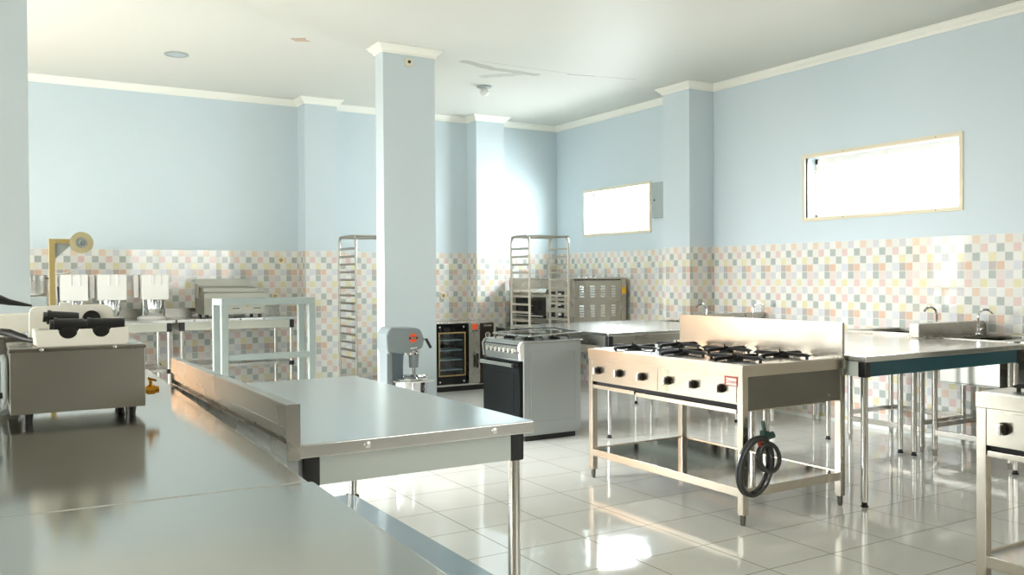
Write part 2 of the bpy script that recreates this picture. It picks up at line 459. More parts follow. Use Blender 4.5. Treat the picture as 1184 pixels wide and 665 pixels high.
# curtain beside the pillar, seen only in reflections
m = MB(); n = 40; vs = []
for i in range(n+1):
    x = -1.45+1.1*i/n; y = 9.47+.03*math.sin(i*1.3)
    vs.append((m.bm.verts.new((x, y, .25)), m.bm.verts.new((x, y, 2.45))))
for a, b in zip(vs, vs[1:]): m.bm.faces.new((a[0], b[0], b[1], a[1]))
tag(m.build('curtain', 'curtain'), 'peach curtain hanging over the back window behind the left pillar', 'curtain')

# ------------------------------------------------------------------ ceiling and wall fittings
t = thing('downlight', 'recessed round grey downlight in the ceiling above the back tables', 'ceiling light', (1.483, 8.101, ZCEIL))
MB().lathe([(.10, 0), (.105, -.006), (.09, -.012), (.082, -.004)]).build('trim_ring', 'panel_grey', t, local=True)
MB().lathe([(.082, -.004), (.05, -.009), (0, -.006)]).build('reflector', 'chrome', t, local=True)
t = thing('bulb_holder', 'small ceiling lamp holder with a white bulb near the water stain', 'ceiling light', (4.448, 7.896, ZCEIL))
MB().lathe([(.001, -.001), (.075, 0), (.078, -.012), (.05, -.022), (0.001, -.022)]).build('rose', 'panel_grey', t, local=True)
MB().lathe([(.02, -.02), (.045, -.05), (.048, -.07), (.03, -.095), (0, -.105)]).build('bulb', 'white', t, local=True)
tag(MB().prism([(2.19, 7.11), (2.25, 7.17), (2.36, 7.12), (2.31, 7.09), (2.29, 7.03), (2.25, 7.07)], ZCEIL-.003, ZCEIL, 'z').build('ceiling_patch', 'stain'),
    'small torn brownish patch on the ceiling left of the pier', 'ceiling patch')
t = thing('lamp_junction', 'square cream junction box high on the front of the pier', 'junction box', (3.138, 6.885, 3.135))
MB().box(-.03, .03, -.02, 0, -.035, .03, .004).build('plate', 'cream', t, local=True)
MB().cyl((0, -.022, 0), (0, -.018, 0), .014).build('hole', 'dark_gap', t, local=True)
def socket(x, y, z, label, r=True):
    t = thing('wall_socket', label, 'socket', (x, y, z))
    MB().box(-.04, .04, -.012, 0, -.04, .04, .006).build('plate', 'cream', t, local=True)
    MB().lathe([(.022, 0), (.02, -.004), (.001, -.004)], mat=Matrix.Translation((0, -.012, 0)) @ Matrix.Rotation(-PI/2, 4, 'X')).build('outlet', 'gold', t, local=True)
socket(4.80, YB, 1.08, 'cream wall socket on the tiles above the glass-door oven')
socket(2.75, YB, 1.10, 'cream wall socket low on the tiles right of the steel griddle')
socket(2.817, YB, 1.50, 'cream wall socket high on the tiles beside the back pilaster')
t = thing('electrical_panel', 'grey metal breaker box on the right wall beside the far window', 'electrical panel', (XR, 7.42, 2.145))
MB().box(-.06, 0, -.17, .18, -.195, .195, .006).build('case', 'panel_grey', t, local=True)
MB().box(-.068, -.06, -.15, .15, -.17, .17, .003).build('door', 'panel_grey', t, local=True)
MB().cyl((-.074, .12, 0), (-.068, .12, 0), .01).build('lock', 'knob', t, local=True)

# ------------------------------------------------------------------ worktables
def round_leg(x, y, z1, parent, foot='black', r=.019):
    f = .028
    l = MB().cyl((x, y, f), (x, y, z1), r, seg=20).build('leg', 'leg', parent)
    m = MB().lathe([(0, 0), (r*1.1, 0), (r*1.15, .004), (r*.8, .012), (r*.85, f), (0, f)], c=(x, y, 0))
    m.build('foot', foot, l)
    return l

def worktable(name, label, x0, x1, y0, y1, z=.85, th=.035, ap=.085, apf='white_film', aps=None, top='steel_top', shelf=None,
              shelf_mat='steel', inset=.03, legs=None, blocks=True, edge_screws=None, group=None, cat='work table', gap=0):
    t = thing(name, label, cat, ((x0+x1)/2, (y0+y1)/2, 0), group=group)
    MB().box(x0, x1, y0, y1, z-th, z, .006).build('tabletop', top, t)
    aps = aps or {}
    i = inset; bw = .045; za, zb = z-th-ap, z-th
    for side, (a, b, c, d) in {'front': (x0+i+bw, x1-i-bw, y0+i, y0+i+.018), 'back': (x0+i+bw, x1-i-bw, y1-i-.018, y1-i),
                               'left': (x0+i, x0+i+.018, y0+i+bw, y1-i-bw), 'right': (x1-i-.018, x1-i, y0+i+bw, y1-i-bw)}.items():
        MB().box(a, b, c, d, za, zb, .002).build('apron', aps.get(side, apf), t)
    for lx, ly in ((x0+i+bw/2, y0+i+bw/2), (x1-i-bw/2, y0+i+bw/2), (x0+i+bw/2, y1-i-bw/2), (x1-i-bw/2, y1-i-bw/2)):
        MB().box(lx-bw/2-.002, lx+bw/2+.002, ly-bw/2-.002, ly+bw/2+.002, za-.004, zb, .006).build('corner_block', 'black', t)
        round_leg(lx, ly, za, t)
        if shelf: MB().box(lx-.024, lx+.024, ly-.024, ly+.024, shelf-.045, shelf, .005).build('shelf_clamp', 'black', t)
    if shelf:
        MB().box(x0+i+.02, x1-i-.02, y0+i+.02, y1-i-.02, shelf-.03, shelf, .004).build('shelf', shelf_mat, t)
    return t

# foreground counters (two steel benches end to end)
t = worktable('work_counter', 'near foreground steel bench top with a bare smudged surface', -.25, .597, .25, 1.904, top='steel_near', shelf=.25, cat='work table')
t.rotation_euler.z = -.034
t = worktable('work_counter', 'long foreground steel bench with the fryer and foam packing on it', -.25, .663, 1.905, 4.72, top='steel_near', shelf=.25)
t.rotation_euler.z = -.034
# middle table with upstand
x0, x1, y0, y1 = .72, 1.473, 2.31, 3.93
t = worktable('work_table', 'steel table with raised back edge, white apron and pale blue lower shelf', x0, x1, y0, 3.71+.1, shelf=.325, shelf_mat='blue_film', inset=.025)
bpy.data.objects.remove([c for c in t.children if c.name.startswith('tabletop')][0])
MB().box(x0, x1, y0, 3.83, .812, .85, .004).build('tabletop', 'steel_top', t)
m = MB().box(.693, .728, y0, 3.98, .895, .962, .006); m.box(.716, .728, y0, 3.98, .81, .90); m.box(.692, .729, y0-.003, y0+.004, .81, .962, .001); m.box(.692, .7285, 3.976, 3.983, .79, .93, .001)
m.box(.693, .716, y0+.006, 3.974, .81, .855, .003); m.box(.700, .716, y0+.006, 3.974, .868, .90, .003)
m.build('upstand', 'steel', t)
MB().box(.696, .70, y0+.02, 3.90, .72, .81, .002).build('rear_panel', 'mirror', t)
for x in (.92, 1.33):
    MB().lathe([(.001, .004), (.009, .003), (.010, 0)], c=(0, 0, 0), mat=Matrix.Translation((x, y0, .832)) @ Matrix.Rotation(PI/2, 4, 'X')).build('screw', 'screw', t)

# teal edged table + the one behind it
t = worktable('work_table', 'steel table with a dark teal apron behind the six-burner range', 4.175, 5.79, 3.14, 3.97, aps={'front': 'teal'}, group=None)
worktable('work_table', 'steel table pushed against the far side of the teal-edged table', 4.175, 5.79, 3.975, 4.72, apf='steel')
# rear table by the deck oven
t = worktable('work_table', 'wide steel table in front of the deck oven and tray rack', 4.27, 5.785, 5.60, 7.10, apf='white_film', aps={'front': 'steel', 'left': 'steel'}, th=.03)
for y in (5.85, 6.9): MB().cyl((4.266, y, .835), (4.27, y, .835), .006, seg=10).build('screw', 'screw', t)
# tables at the back wall
def back_table(x0, x1, y0, y1, label, shelf):
    t = worktable('work_table', label, x0, x1, y0, y1, z=.912, th=.03, ap=.08, apf='apron_grey', shelf=shelf, shelf_mat='steel', group=None, aps={'back': 'steel'})
    MB().box(x0, x1, y1-.02, y1, .90, 1.0, .004).build('upstand', 'steel', t)
    return t
back_table(-.32, 1.58, 8.80, 9.50, 'steel back-wall table carrying the three white-headed mixers', .445)
t = back_table(1.602, 2.775, 8.85, 9.52, 'steel back-wall table carrying the countertop griddle', .46)
for x in (1.76, 2.2, 2.43): MB().cyl((x, 8.846, .897), (x, 8.85, .897), .007, seg=10).build('bolt', 'black', t)

# ------------------------------------------------------------------ six burner range (front faces -X)
def make_range(X, Y, label):
    D, L, Z = .80, 1.345, .835
    t = thing('gas_range', label, 'stove', (X+D/2, Y+L/2, 0))
    for lx in (X, X+D-.04):
        for ly in (Y, Y+L-.04):
            l = MB().box(lx, lx+.04, ly, ly+.04, .055, .80, .003).build('leg', 'steel_warm', t)
            MB().lathe([(0, 0), (.011, 0), (.014, .012), (.016, .055), (0, .055)], c=(lx+.02, ly+.02, 0), seg=6).build('foot', 'steel_side', l)
    # body: open box shell
    m = MB(); m.box(X-.004, X+D, Y-.003, Y+L+.003, .772, Z, .004)
    m.build('rim', 'steel_warm', t)
    m = MB(); m.box(X+.002, X+.012, Y+.04, Y+L-.04, .628, .772, .002)
    m.box(X-.001, X+.006, Y+.045, Y+.572, .636, .764, .002); m.box(X-.001, X+.006, Y+.60+.07, Y+L-.045, .636, .764, .002)
    m.build('control_panel', 'steel_warm', t)
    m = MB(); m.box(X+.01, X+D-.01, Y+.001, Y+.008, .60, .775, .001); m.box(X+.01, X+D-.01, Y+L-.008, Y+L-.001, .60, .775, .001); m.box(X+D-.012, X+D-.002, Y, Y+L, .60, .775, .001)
    m.build('side_panel', 'steel_side', t, label='steel side panels with shade painted into their dark tone')
    MB().box(X+.03, X+D-.02, Y+.03, Y+L-.03, .60, .63).build('recess_shade', 'dark_gap', t)  # black box paints in the shade of the recess above the trays
    MB().box(X-.001, X+.004, Y+.572, Y+.632, .64, .768, .001).build('tape_strip', 'scar', t, label='strip of dried pale tape residue')
    for a, b, z in ((Y+.045, Y+.87, .582), (Y+.885, Y+L-.045, .588)):
        d = MB().box(X+.004, X+D-.1, a, b, z, z+.008, .001); d.box(X, X+.006, a, b, z-.004, z+.020, .002)
        d.build('drip_tray', 'steel_warm', t)
    MB().box(X+.006, X+D-.02, Y+.02, Y+L-.02, Z-.004, Z+.0015).build('hob_top', 'steel_top', t)
    for ky in (.150, .362, .573-.003, .803, 1.02, 1.232):
        y = Y+ky; z = .703
        k = MB().cyl((X-.010, y, z), (X-.001, y, z), .025).cyl((X-.026, y, z), (X-.010, y, z), .019).build('knob', 'knob', t)
        MB().box(X-.046, X-.022, y-.008, y+.011, z-.022, z+.022, .004).build('grip', 'screw', k)
    # burners with four-armed iron pan supports
    for bx in (.185, .55):
        for j in range(3):
            cx, cy = X+bx, Y+.235+.435*j
            b = MB().lathe([(0, 0), (.045, 0), (.045, .012), (.03, .018), (0, .02)], c=(cx, cy, Z+.001)).build('burner', 'iron', t)
            m = MB()
            for q in range(4):
                a = q*PI/2+.12
                poly = [(.018, .010), (.03, .024), (.160, .024), (.190, .012), (.175, .006), (.06, .006)]
                R = Matrix.Translation((cx, cy, Z)) @ Matrix.Rotation(a, 4, 'Z')
                w = .010
                A = [m.bm.verts.new(R @ Vector((p[0], -w, p[1]+.004))) for p in poly]; B = [m.bm.verts.new(R @ Vector((p[0], w, p[1]+.004))) for p in poly]
                m.bm.faces.new(A); m.bm.faces.new(B[::-1])
                for i in range(6): m.bm.faces.new((A[i], B[i], B[(i+1) % 6], A[(i+1) % 6]))
                e = R @ Vector((.165, 0, 0)); m.box(e.x-.006, e.x+.006, e.y-.006, e.y+.006, Z+.001, Z+.012)
            m.cyl((cx, cy, Z+.018), (cx, cy, Z+.034), .022, .012, seg=8)
            m.cyl((cx-.012, cy, Z+.03), (cx-.02, cy-.004, Z+.05), .006, .002, seg=6)
            m.build('pan_support', 'iron', b)
    m = MB(); m.box(X+D-.022, X+D-.002, Y, Y+L, Z-.01, 1.035, .003); m.build('backsplash', 'steel_warm', t)
    m = MB(); m.box(X+.004, X+D-.004, Y+.004, Y+L-.004, .178, .186, .001); m.build('shelf', 'mirror', t)
    m = MB()
    m.box(X+.002, X+.012, Y+.02, Y+L-.02, .145, .192, .003); m.box(X+D-.012, X+D-.002, Y+.02, Y+L-.02, .145, .192, .003)
    m.box(X+.02, X+D-.02, Y+.002, Y+.012, .145, .192, .003); m.box(X+.02, X+D-.02, Y+L-.012, Y+L-.002, .145, .192, .003)
    m.build('shelf_rail', 'steel_warm', t)
    bd = MB().box(X-.003, X-.001, Y+.035, Y+.128, .722, .772, .001).build('badge', 'red', t)
    MB().box(X-.0045, X-.003, Y+.041, Y+.115, .726, .764, .001).build('badge_field', 'badge_white', bd)
    text('Crown', .028, bd, 'red', (X-.0046, Y+.078, .745), FACE_NEG_X)
    return t
r1 = make_range(3.36, 3.268, 'six-burner steel gas range with backsplash and coiled hose in the middle of the room')
r2 = copy_tree(r1); r2.location.y = r1.location.y - 3.268 - 1.345 + 2.03
r2.location.x += .01
r2['label'] = 'steel gas range cut off by the right edge of the picture'

# gas hose coil hanging at the range's front corner
t = thing('gas_hose', 'black gas hose coiled and wrapped in plastic hanging on the range leg', 'hose', (3.44, 3.215, .16))
def ring(c, rx, rz, tilt, n=40, start=0, turns=1.0, drift=.0):
    pts = []
    for i in range(int(n*turns)+1):
        a = start+2*PI*i/n
        x, z = rx*math.cos(a), rz*math.sin(a)
        xr, zr = x*math.cos(tilt)-z*math.sin(tilt), x*math.sin(tilt)+z*math.cos(tilt)
        pts.append((c[0]+xr*.84, c[1]-xr*.54+drift*i/n, c[2]+zr))
    return pts
m = MB().tube(ring((3.40, 3.20, .318), .079, .150, -.22, turns=2.0, start=1.4, drift=.022), .013, seg=10)
m.tube(ring((3.455, 3.165, .365), .052, .072, .1, turns=1.6, start=1.5, drift=.018), .0115, seg=10)
m.build('coil', 'rubber', t)
m = MB().cyl((3.445, 3.20, .43), (3.445, 3.20, .50), .024).cyl((3.435, 3.20, .465), (3.49, 3.18, .48), .018).cyl((3.445, 3.20, .50), (3.445, 3.212, .55), .010)
m.build('valve', 'green', t)
MB().tube(ring((3.43, 3.19, .435), .028, .012, 0), .006, seg=8, closed=False).build('tie', 'red', t)

# ------------------------------------------------------------------ deck oven
X, Y0, Y1 = 5.58, 8.05, 9.30
t = thing('deck_oven', 'large steel deck oven with louvred side panel against the right wall', 'oven', (6.0, 8.7, 0))
MB().box(X, 6.40, Y0, Y1, .45, 1.285, .006).build('body', 'steel', t)
MB().box(X-.01, 6.42, Y0-.012, Y1, 1.27, 1.29, .004).build('top_plate', 'steel', t)
m = MB().box(X-.012, X, Y0+.01, Y1-.01, 1.18, 1.265, .004); m.build('header_panel', 'steel', t)
MB().prism([(X-.035, 1.12), (X-.002, 1.17), (X-.002, 1.10), (X-.03, 1.10)], Y0+.4, Y1-.05, 'y').build('door_ledge', 'steel', t)
for z0, z1 in ((.80, 1.075), (.50, .77)):
    d = MB().box(X-.025, X, 8.42, 9.14, z0, z1, .006).build('door', 'steel', t)
    MB().box(X-.028, X-.024, 8.45, 9.11, z0+.02, z1-.01, .002).build('window', 'glass_black', d)
    MB().cyl((X-.06, 8.46, z0+.045), (X-.06, 9.10, z0+.045), .008).build('handle', 'chrome', d)
for z in (1.10, .99, .88, .62):
    MB().box(X-.006, X, 8.30, 8.385, z-.035, z+.035, .002).build('display', 'glass_black', t)
    k = MB().box(X-.006, X, 8.12, 8.235, z-.04, z+.04, .002).build('control_plate', 'glass_black', t)
    MB().cyl((X-.03, 8.18, z), (X-.006, 8.18, z), .016).build('dial', 'white', k)
MB().box(5.655, 6.30, Y0-.006, Y0, .47, 1.245, .002).build('louvre_panel', 'steel', t)
m = MB()
for cx in (5.735+.03, 5.885+.03, 6.03+.03, 6.18+.03):
    for zc in (1.16, .97-.03, .68):
        for i in range(5):
            z = zc-.028*i+.028
            m.prism([(Y0-.006, z-.002), (Y0-.016, z-.008), (Y0-.006, z+.010)], cx-.03, cx+.03, 'x')
m.build('louvre', 'screw', t)
m = MB()
for i in range(14): x = 5.68+.047*i; m.box(x, x+.022, Y0-.014, Y0-.004, 1.258, 1.27)
m.build('vent_slot', 'dark_gap', t)
MB().box(6.335, 6.405, Y0-.004, Y0+.1, .45, 1.27, .003).build('rear_post', 'steel', t)
MB().box(6.342, 6.40, Y0-.006, Y0-.003, 1.10, 1.18).build('sticker', 'yellow', t, label='yellow warning sticker')
for x in (5.62, 6.36):
    for y in (8.1, 9.25): MB().box(x-.025, x+.025, y-.025, y+.025, 0, .45, .003).build('leg', 'steel', t)

# ------------------------------------------------------------------ tray racks
def tray_rack(label, x0, x1, y0, y1, top, zfirst, dz, n, group):
    t = thing('tray_rack', label, 'rack', ((x0+x1)/2, (y0+y1)/2, 0), group=group)
    r = .0125
    for x in (x0, x1):
        R = .07; pts = [(x, y0, .10), (x, y0, top-R)]
        for i in range(1, 7): a = i/6*PI/2; pts.append((x, y0+R-R*math.cos(a), top-R+R*math.sin(a)))
        for i in range(0, 7): a = i/6*PI/2; pts.append((x, y1-R+R*math.sin(a), top-R+R*math.cos(a)))
        pts.append((x, y1, .10))
        MB().tube(pts, r, seg=10).build('side_frame', 'rail', t)
        for k in range(n):
            z = zfirst-dz*k; s = 1 if x == x0 else -1
            m = MB().box(x, x+s*.045, y0+.01, y1-.01, z-.002, z+.001); m.box(x-.001*s, x+.003*s, y0+.01, y1-.01, z-.002, z+.02)
            m.build('tray_runner', 'rail', t)
        for y in (y0, y1):
            c = MB().cyl((x, y, .06), (x, y, .11), .01).box(x-.014, x+.014, y-.02, y+.02, .045, .07, .003).build('caster', 'rail', t)
            MB().cyl((x-.011, y, .032), (x+.011, y, .032), .032).build('wheel', 'black', c)
    for y in (y0, y1):
        for z in (top-.004, .27, .12):
            MB().cyl((x0, y, z), (x1, y, z), r*.9, seg=10).build('cross_bar', 'rail', t)
    return t
tray_rack('tall steel tray rack half hidden behind the blue pier', 3.215, 3.68, 8.35, 8.82, 1.725, 1.59, .0795, 15, 'steel tray racks')
tray_rack('tall steel tray rack standing in front of the deck oven', 4.797, 5.282, 7.60, 7.955, 1.725, 1.585, .0825, 14, 'steel tray racks')

# ------------------------------------------------------------------ convection oven on the floor
x0, x1, y0, y1 = 4.38, 5.132, 8.90, 9.32
t = thing('convection_oven', 'floor-standing black glass-door oven beside the blue pier', 'oven', ((x0+x1)/2, 9.1, 0))
m = MB(); m.box(x0, x1, y0+.02, y1, .77, .79, .004); m.box(x0, x1, y0+.02, y1, .06, .08, .002); m.box(x0, x0+.012, y0+.02, y1, .07, .78, .002)
m.box(x1-.012, x1, y0+.02, y1, .07, .78, .002); m.box(x0, x1, y1-.015, y1, .07, .78, .002); m.box(4.79, 4.80, y0+.02, y1, .07, .78)
m.box(4.80, x1, y0+.022, y0+.03, .07, .78); m.build('body', 'steel_top', t)
MB().box(x0+.03, x1-.03, y0+.04, y1-.03, 0, .062, .003).build('base', 'black', t)
m = MB(); m.box(x0+.013, 4.789, y1-.06, y1-.05, .09, .76); m.box(x0+.013, 4.789, y0+.05, y1-.06, .085, .09); m.box(x0+.013, x0+.02, y0+.05, y1-.05, .09, .76); m.box(4.78, 4.788, y0+.05, y1-.05, .09, .76)
m.build('cavity', 'cavity', t)
for z in (.235, .35, .46, .575):
    MB().box(4.41, 4.74, y0+.06, y1-.08, z, z+.014, .003).build('oven_tray', 'tray', t)
d = MB(); wx0, wx1, wz0, wz1 = 4.415, 4.735, .19, .665
for a in ((x0+.002, wx0, .085, .768), (wx1, 4.786, .085, .768), (wx0, wx1, .085, wz0), (wx0, wx1, wz1, .768)): d.box(a[0], a[1], y0, y0+.02, a[2], a[3])
door = d.build('door', 'glass_black', t)
g = MB(); f = .012
for a in ((wx0-f, wx0+.002, wz0-f, wz1+f), (wx1-.002, wx1+f, wz0-f, wz1+f), (wx0, wx1, wz0-f, wz0+.002), (wx0, wx1, wz1-.002, wz1+f)): g.box(a[0], a[1], y0-.003, y0+.003, a[2], a[3], .001)
g.build('gasket', 'gold', door)
MB().box(wx0, wx1, y0+.006, y0+.010, wz0, wz1).build('pane', 'oven_glass', door)
for bx in (4.418, 4.722):
    for bz in (.737, .118): MB().lathe([(.001, .006), (.010, .005), (.012, 0)], mat=Matrix.Translation((bx, y0, bz)) @ Matrix.Rotation(PI/2, 4, 'X')).build('bolt', 'screw', door)
s = MB().box(4.789, 4.935, y0-.002, y0+.02, .085, .768, .003).build('latch_panel', 'steel', t)
h = MB().box(4.865, 4.897, y0-.045, y0-.025, .26, .43, .009).cyl((4.88, y0-.03, .40), (4.88, y0, .40), .008).build('handle', 'black', s)
MB().box(4.865, 4.895, y0-.03, y0-.002, .405, .445, .004).build('latch', 'chrome', s)
MB().box(4.835, 4.905, y0-.004, y0-.002, .70, .765).build('sticker', 'orange', s, label='square orange sticker')
m = MB().box(4.838, 4.858, y0-.004, y0-.002, .678, .687); m.box(4.88, 4.90, y0-.004, y0-.002, .678, .687); m.build('marking', 'black', s)
MB().box(4.938, 4.966, y0, y0+.022, .07, .77, .002).build('hinge_strip', 'knob', t)
c = MB().box(4.968, 5.118, y0, y0+.022, .07, .768, .002).build('control_panel', 'knob', t, label='dark control panel with dial')
text('Crown', .036, c, 'badge_white', (5.04, y0-.002, .742), FACE_NEG_Y)
for z in (.63, .47):
    k = MB().lathe([(.034, 0), (.034, .003), (.026, .004), (.026, 0)], mat=Matrix.Translation((5.04, y0, z)) @ Matrix.Rotation(PI/2, 4, 'X')).build('dial_ring', 'white', c)
    MB().cyl((5.04, y0-.025, z), (5.04, y0, z), .016).build('knob', 'chrome', c)

# ------------------------------------------------------------------ planetary mixer (in front of the pier)
t = thing('planetary_mixer', 'grey floor mixer with steel bowl in front of the blue pier', 'mixer', (2.86, 6.42, 0))
y = 6.42
def ysolid(m, poly, w, bev): m.prism(poly, y-w, y+w, 'y', bev)
m = MB(); m.prism([(2.685, .06), (3.06, .06), (3.06, .10), (2.685, .12)], y-.16, y+.16, 'y', .01); m.build('base', 'mixer_grey', t)
m = MB(); m.prism([(2.725, .1), (2.83, .1), (2.83, .55), (2.845, .74), (2.725, .74)], y-.07, y+.07, 'y', .015); m.build('column', 'mixer_dark', t)
m = MB(); m.prism([(2.69, .1), (2.74, .1), (2.74, .74), (2.69, .74)], y-.075, y+.08, 'y', .012); m.build('back_housing', 'mixer_grey', t)
m = MB(); m.prism([(2.68, .74), (2.70, .70), (2.80, .725), (2.985, .735), (3.0, .77), (3.0, .835), (2.975, .89), (2.94, .905), (2.72, .915), (2.69, .885), (2.675, .85)], y-.10, y+.10, 'y', .02)
hd = m.build('head', 'mixer_grey', t)
m = MB().lathe([(.085, .69), (.087, .72), (.087, .74)], c=(2.905, y, 0)); m.lathe([(.001, .69), (.085, .69)], c=(2.905, y, 0)); m.build('drip_ring', 'chrome', t)
m = MB().cyl((2.945, y-.02, .585), (2.945, y-.02, .695), .036, .042); m.build('planetary_hub', 'mixer_grey', t)
m = MB().cyl((2.945, y-.02, .53), (2.945, y-.02, .59), .014).tube([(2.945, y-.02, .54), (2.95, y-.03, .51), (2.985, y-.05, .46), (2.96, y-.04, .40)], .007); m.build('dough_hook', 'chrome', t)
b = MB().lathe([(.0, .16), (.09, .165), (.13, .23), (.145, .33), (.15, .50), (.158, .512), (.166, .505), (.158, .50), (.148, .49), (.138, .33), (.12, .24), (.08, .18), (0, .175)], c=(2.895, y-.02, 0)).build('bowl', 'chrome', t)
for sx in (-1, 1): MB().box(2.895+sx*.155-.012, 2.895+sx*.155+.012, y-.04, y, .49, .525, .004).build('bowl_clamp', 'chrome', t)
m = MB().tube([(2.70, y-.02, .53), (2.895-.17, y-.02, .50), (2.895-.15, y-.16, .49), (2.895, y-.185, .49), (2.895+.15, y-.16, .49)], .010); m.build('bowl_carriage', 'chrome', t)
bd = MB().lathe([(.001, .005), (.034, .004), (.036, 0)], mat=Matrix.Translation((2.905, y-.10, .825)) @ Matrix.Rotation(PI/2, 4, 'X')).build('badge', 'orange', hd, label='round orange badge with dark band')
M2 = MB().box(2.868, 2.942, y-.108, y-.103, .817, .834, .001).build('badge_band', 'black', hd)
text('Crown', .015, hd, 'badge_white', (2.905, y-.1085, .8255), FACE_NEG_Y)
m = MB().cyl((3.0, y, .80), (3.03, y, .80), .028).build('gear_hub', 'mixer_dark', t)
l = MB().tube([(3.02, y-.02, .815), (3.055, y-.03, .80)], .006).build('lever', 'chrome', t)
MB().tube([(3.05, y-.03, .81), (3.085, y-.045, .735)], .012).build('lever_grip', 'black', l)
MB().tube([(2.87, y-.115, .745), (2.93, y-.115, .75)], .007).build('gear_lever', 'screw', t)
m = MB()
for x in (2.71, 3.03):
    for yy in (y-.13, y+.13): m.cyl((x, yy, 0), (x, yy, .06), .02)
m.build('foot', 'black', t)

# ------------------------------------------------------------------ freestanding cooker
X0, X1, Y0, Y1, Z = 3.605, 4.185, 5.85, 6.45, .79
t = thing('freestanding_cooker', 'free-standing domestic gas cooker with black glass oven door', 'stove', (3.92, 6.16, 0))
MB().box(X0+.03, X1, Y0, Y1, .045, Z-.012, .008).build('body', 'stove_side', t)
m = MB()
P = [(X0+.10, .15), (X1-.06, .15), (X1-.06, .70), (X0+.10, .70)]
for (a, b), (c, d) in zip(P, P[1:]+P[:1]): m.cyl((a, Y0, b), (c, Y0, d), .0045, seg=8)
m.build('side_embossing', 'stove_side', t)
MB().box(X0+.06, X1-.04, Y0+.03, Y1-.03, 0, .05).build('plinth', 'black', t)
m = MB().prism([(X0+.03, Z-.145), (X0+.005, Z-.14), (X0-.004, Z-.035), (X0+.014, Z-.008), (X0+.05, Z-.006), (X0+.05, Z-.145)], Y0+.035, Y1-.035, 'y'); c = m.build('control_panel', 'stove_front', t)
m = MB()
for a, b, mt in ((Y0-.002, Y0+.028, 'white'), (Y1-.028, Y1+.002, 'stove_front')):
    MB().prism([(X0+.03, Z-.148), (X0+.0, Z-.142), (X0-.012, Z-.035), (X0+.010, Z-.002), (X0+.034, Z-.001), (X0+.034, Z-.148)], a, b, 'y', .003).build('end_cap', mt, t, label='pale end cap of the control panel' if mt == 'white' else None)
MB().cyl((X0-.010, Y0+.016, Z-.085), (X0-.004, Y0+.016, Z-.085), .008).build('spark_button', 'black', t)
MB().box(X0-.006, X0-.001, Y0+.04, Y1-.04, Z-.034, Z-.026).build('panel_line', 'black', c)
for i in range(7):
    yy = Y0+.075+.068*i
    k = MB().cyl((X0-.028, yy, Z-.072), (X0-.003, yy, Z-.07), .019, .022).build('knob', 'screw', t)
    MB().box(X0-.036, X0-.026, yy-.004, yy+.004, Z-.09, Z-.054, .002).build('pointer', 'white', k)
d = MB().box(X0-.006, X0+.03, Y0+.012, Y1-.012, .14, Z-.152, .006).build('oven_door', 'glass_black', t)
MB().box(X0-.008, X0-.005, Y0+.09, Y1-.09, .22, .53, .002).build('oven_window', 'glass_black', d)
m = MB().cyl((X0-.045, Y0+.035, Z-.185), (X0-.045, Y1-.035, Z-.185), .016); h = m.build('handle', 'stove_front', d)
for yy in (Y0+.03, Y1-.03): MB().cyl((X0-.045, yy-.012, Z-.185), (X0-.045, yy+.012, Z-.185), .0175).box(X0-.045, X0, yy-.01, yy+.01, Z-.195, Z-.175).build('handle_bracket', 'black', h)
MB().box(X0-.004, X0+.03, Y0+.012, Y1-.012, .05, .132, .004).build('drawer', 'stove_front', t)
MB().box(X0+.02, X1+.02, Y0-.008, Y1+.008, Z-.012, Z+.004, .004).build('hob_tray', 'stove_front', t)
for bx, by in ((.17, .15), (.17, .45), (.42, .15), (.42, .45)):
    cx, cy = X0+bx, Y0+by
    b = MB().lathe([(0, .004), (.048, .004), (.05, .012), (.036, .02), (0, .022)], c=(cx, cy, Z)).build('burner', 'iron', t)
    m = MB()
    for q in range(4):
        a = q*PI/2+PI/4; e = Vector((math.cos(a), math.sin(a), 0))
        m.tube([Vector((cx, cy, Z+.03))+e*.025, Vector((cx, cy, Z+.034))+e*.10, Vector((cx, cy, Z+.004))+e*.125], .005, seg=6)
    m.build('pan_support', 'iron', b)
L = MB(); L.box(-.24, .27, -.26, .26, 0, .006, .002)
o = L.build('lid', 'lid_glass', t, local=True); o.location = (.035, .02, Z+.042); o.rotation_euler = (0, math.radians(-2), .04)
L = MB(); L.box(-.25, -.235, -.27, .27, -.003, .009, .003); L.box(.265, .28, -.27, .27, -.003, .009, .003); L.box(-.25, .28, -.275, -.26, -.003, .009, .003); L.box(-.25, .28, .26, .275, -.003, .009, .003)
L.build('lid_edge', 'stove_front', o, local=True)
t = thing('power_cable', 'black cable with plug lying across the lid of the domestic cooker', 'cable', (3.9, 6.3, .85))
m = MB().tube([(3.80, 6.42, .857), (3.90, 6.37, .852), (4.0, 6.33, .86), (4.06, 6.24, .868), (4.12, 6.14, .87), (4.17, 6.02, .855), (4.20, 5.93, .85)], .005, seg=8); m.build('cord', 'cable', t)
MB().cyl((3.745, 6.45, .858), (3.80, 6.42, .858), .018, .010).cyl((3.735, 6.455, .858), (3.75, 6.447, .858), .022).build('plug', 'cable', t)

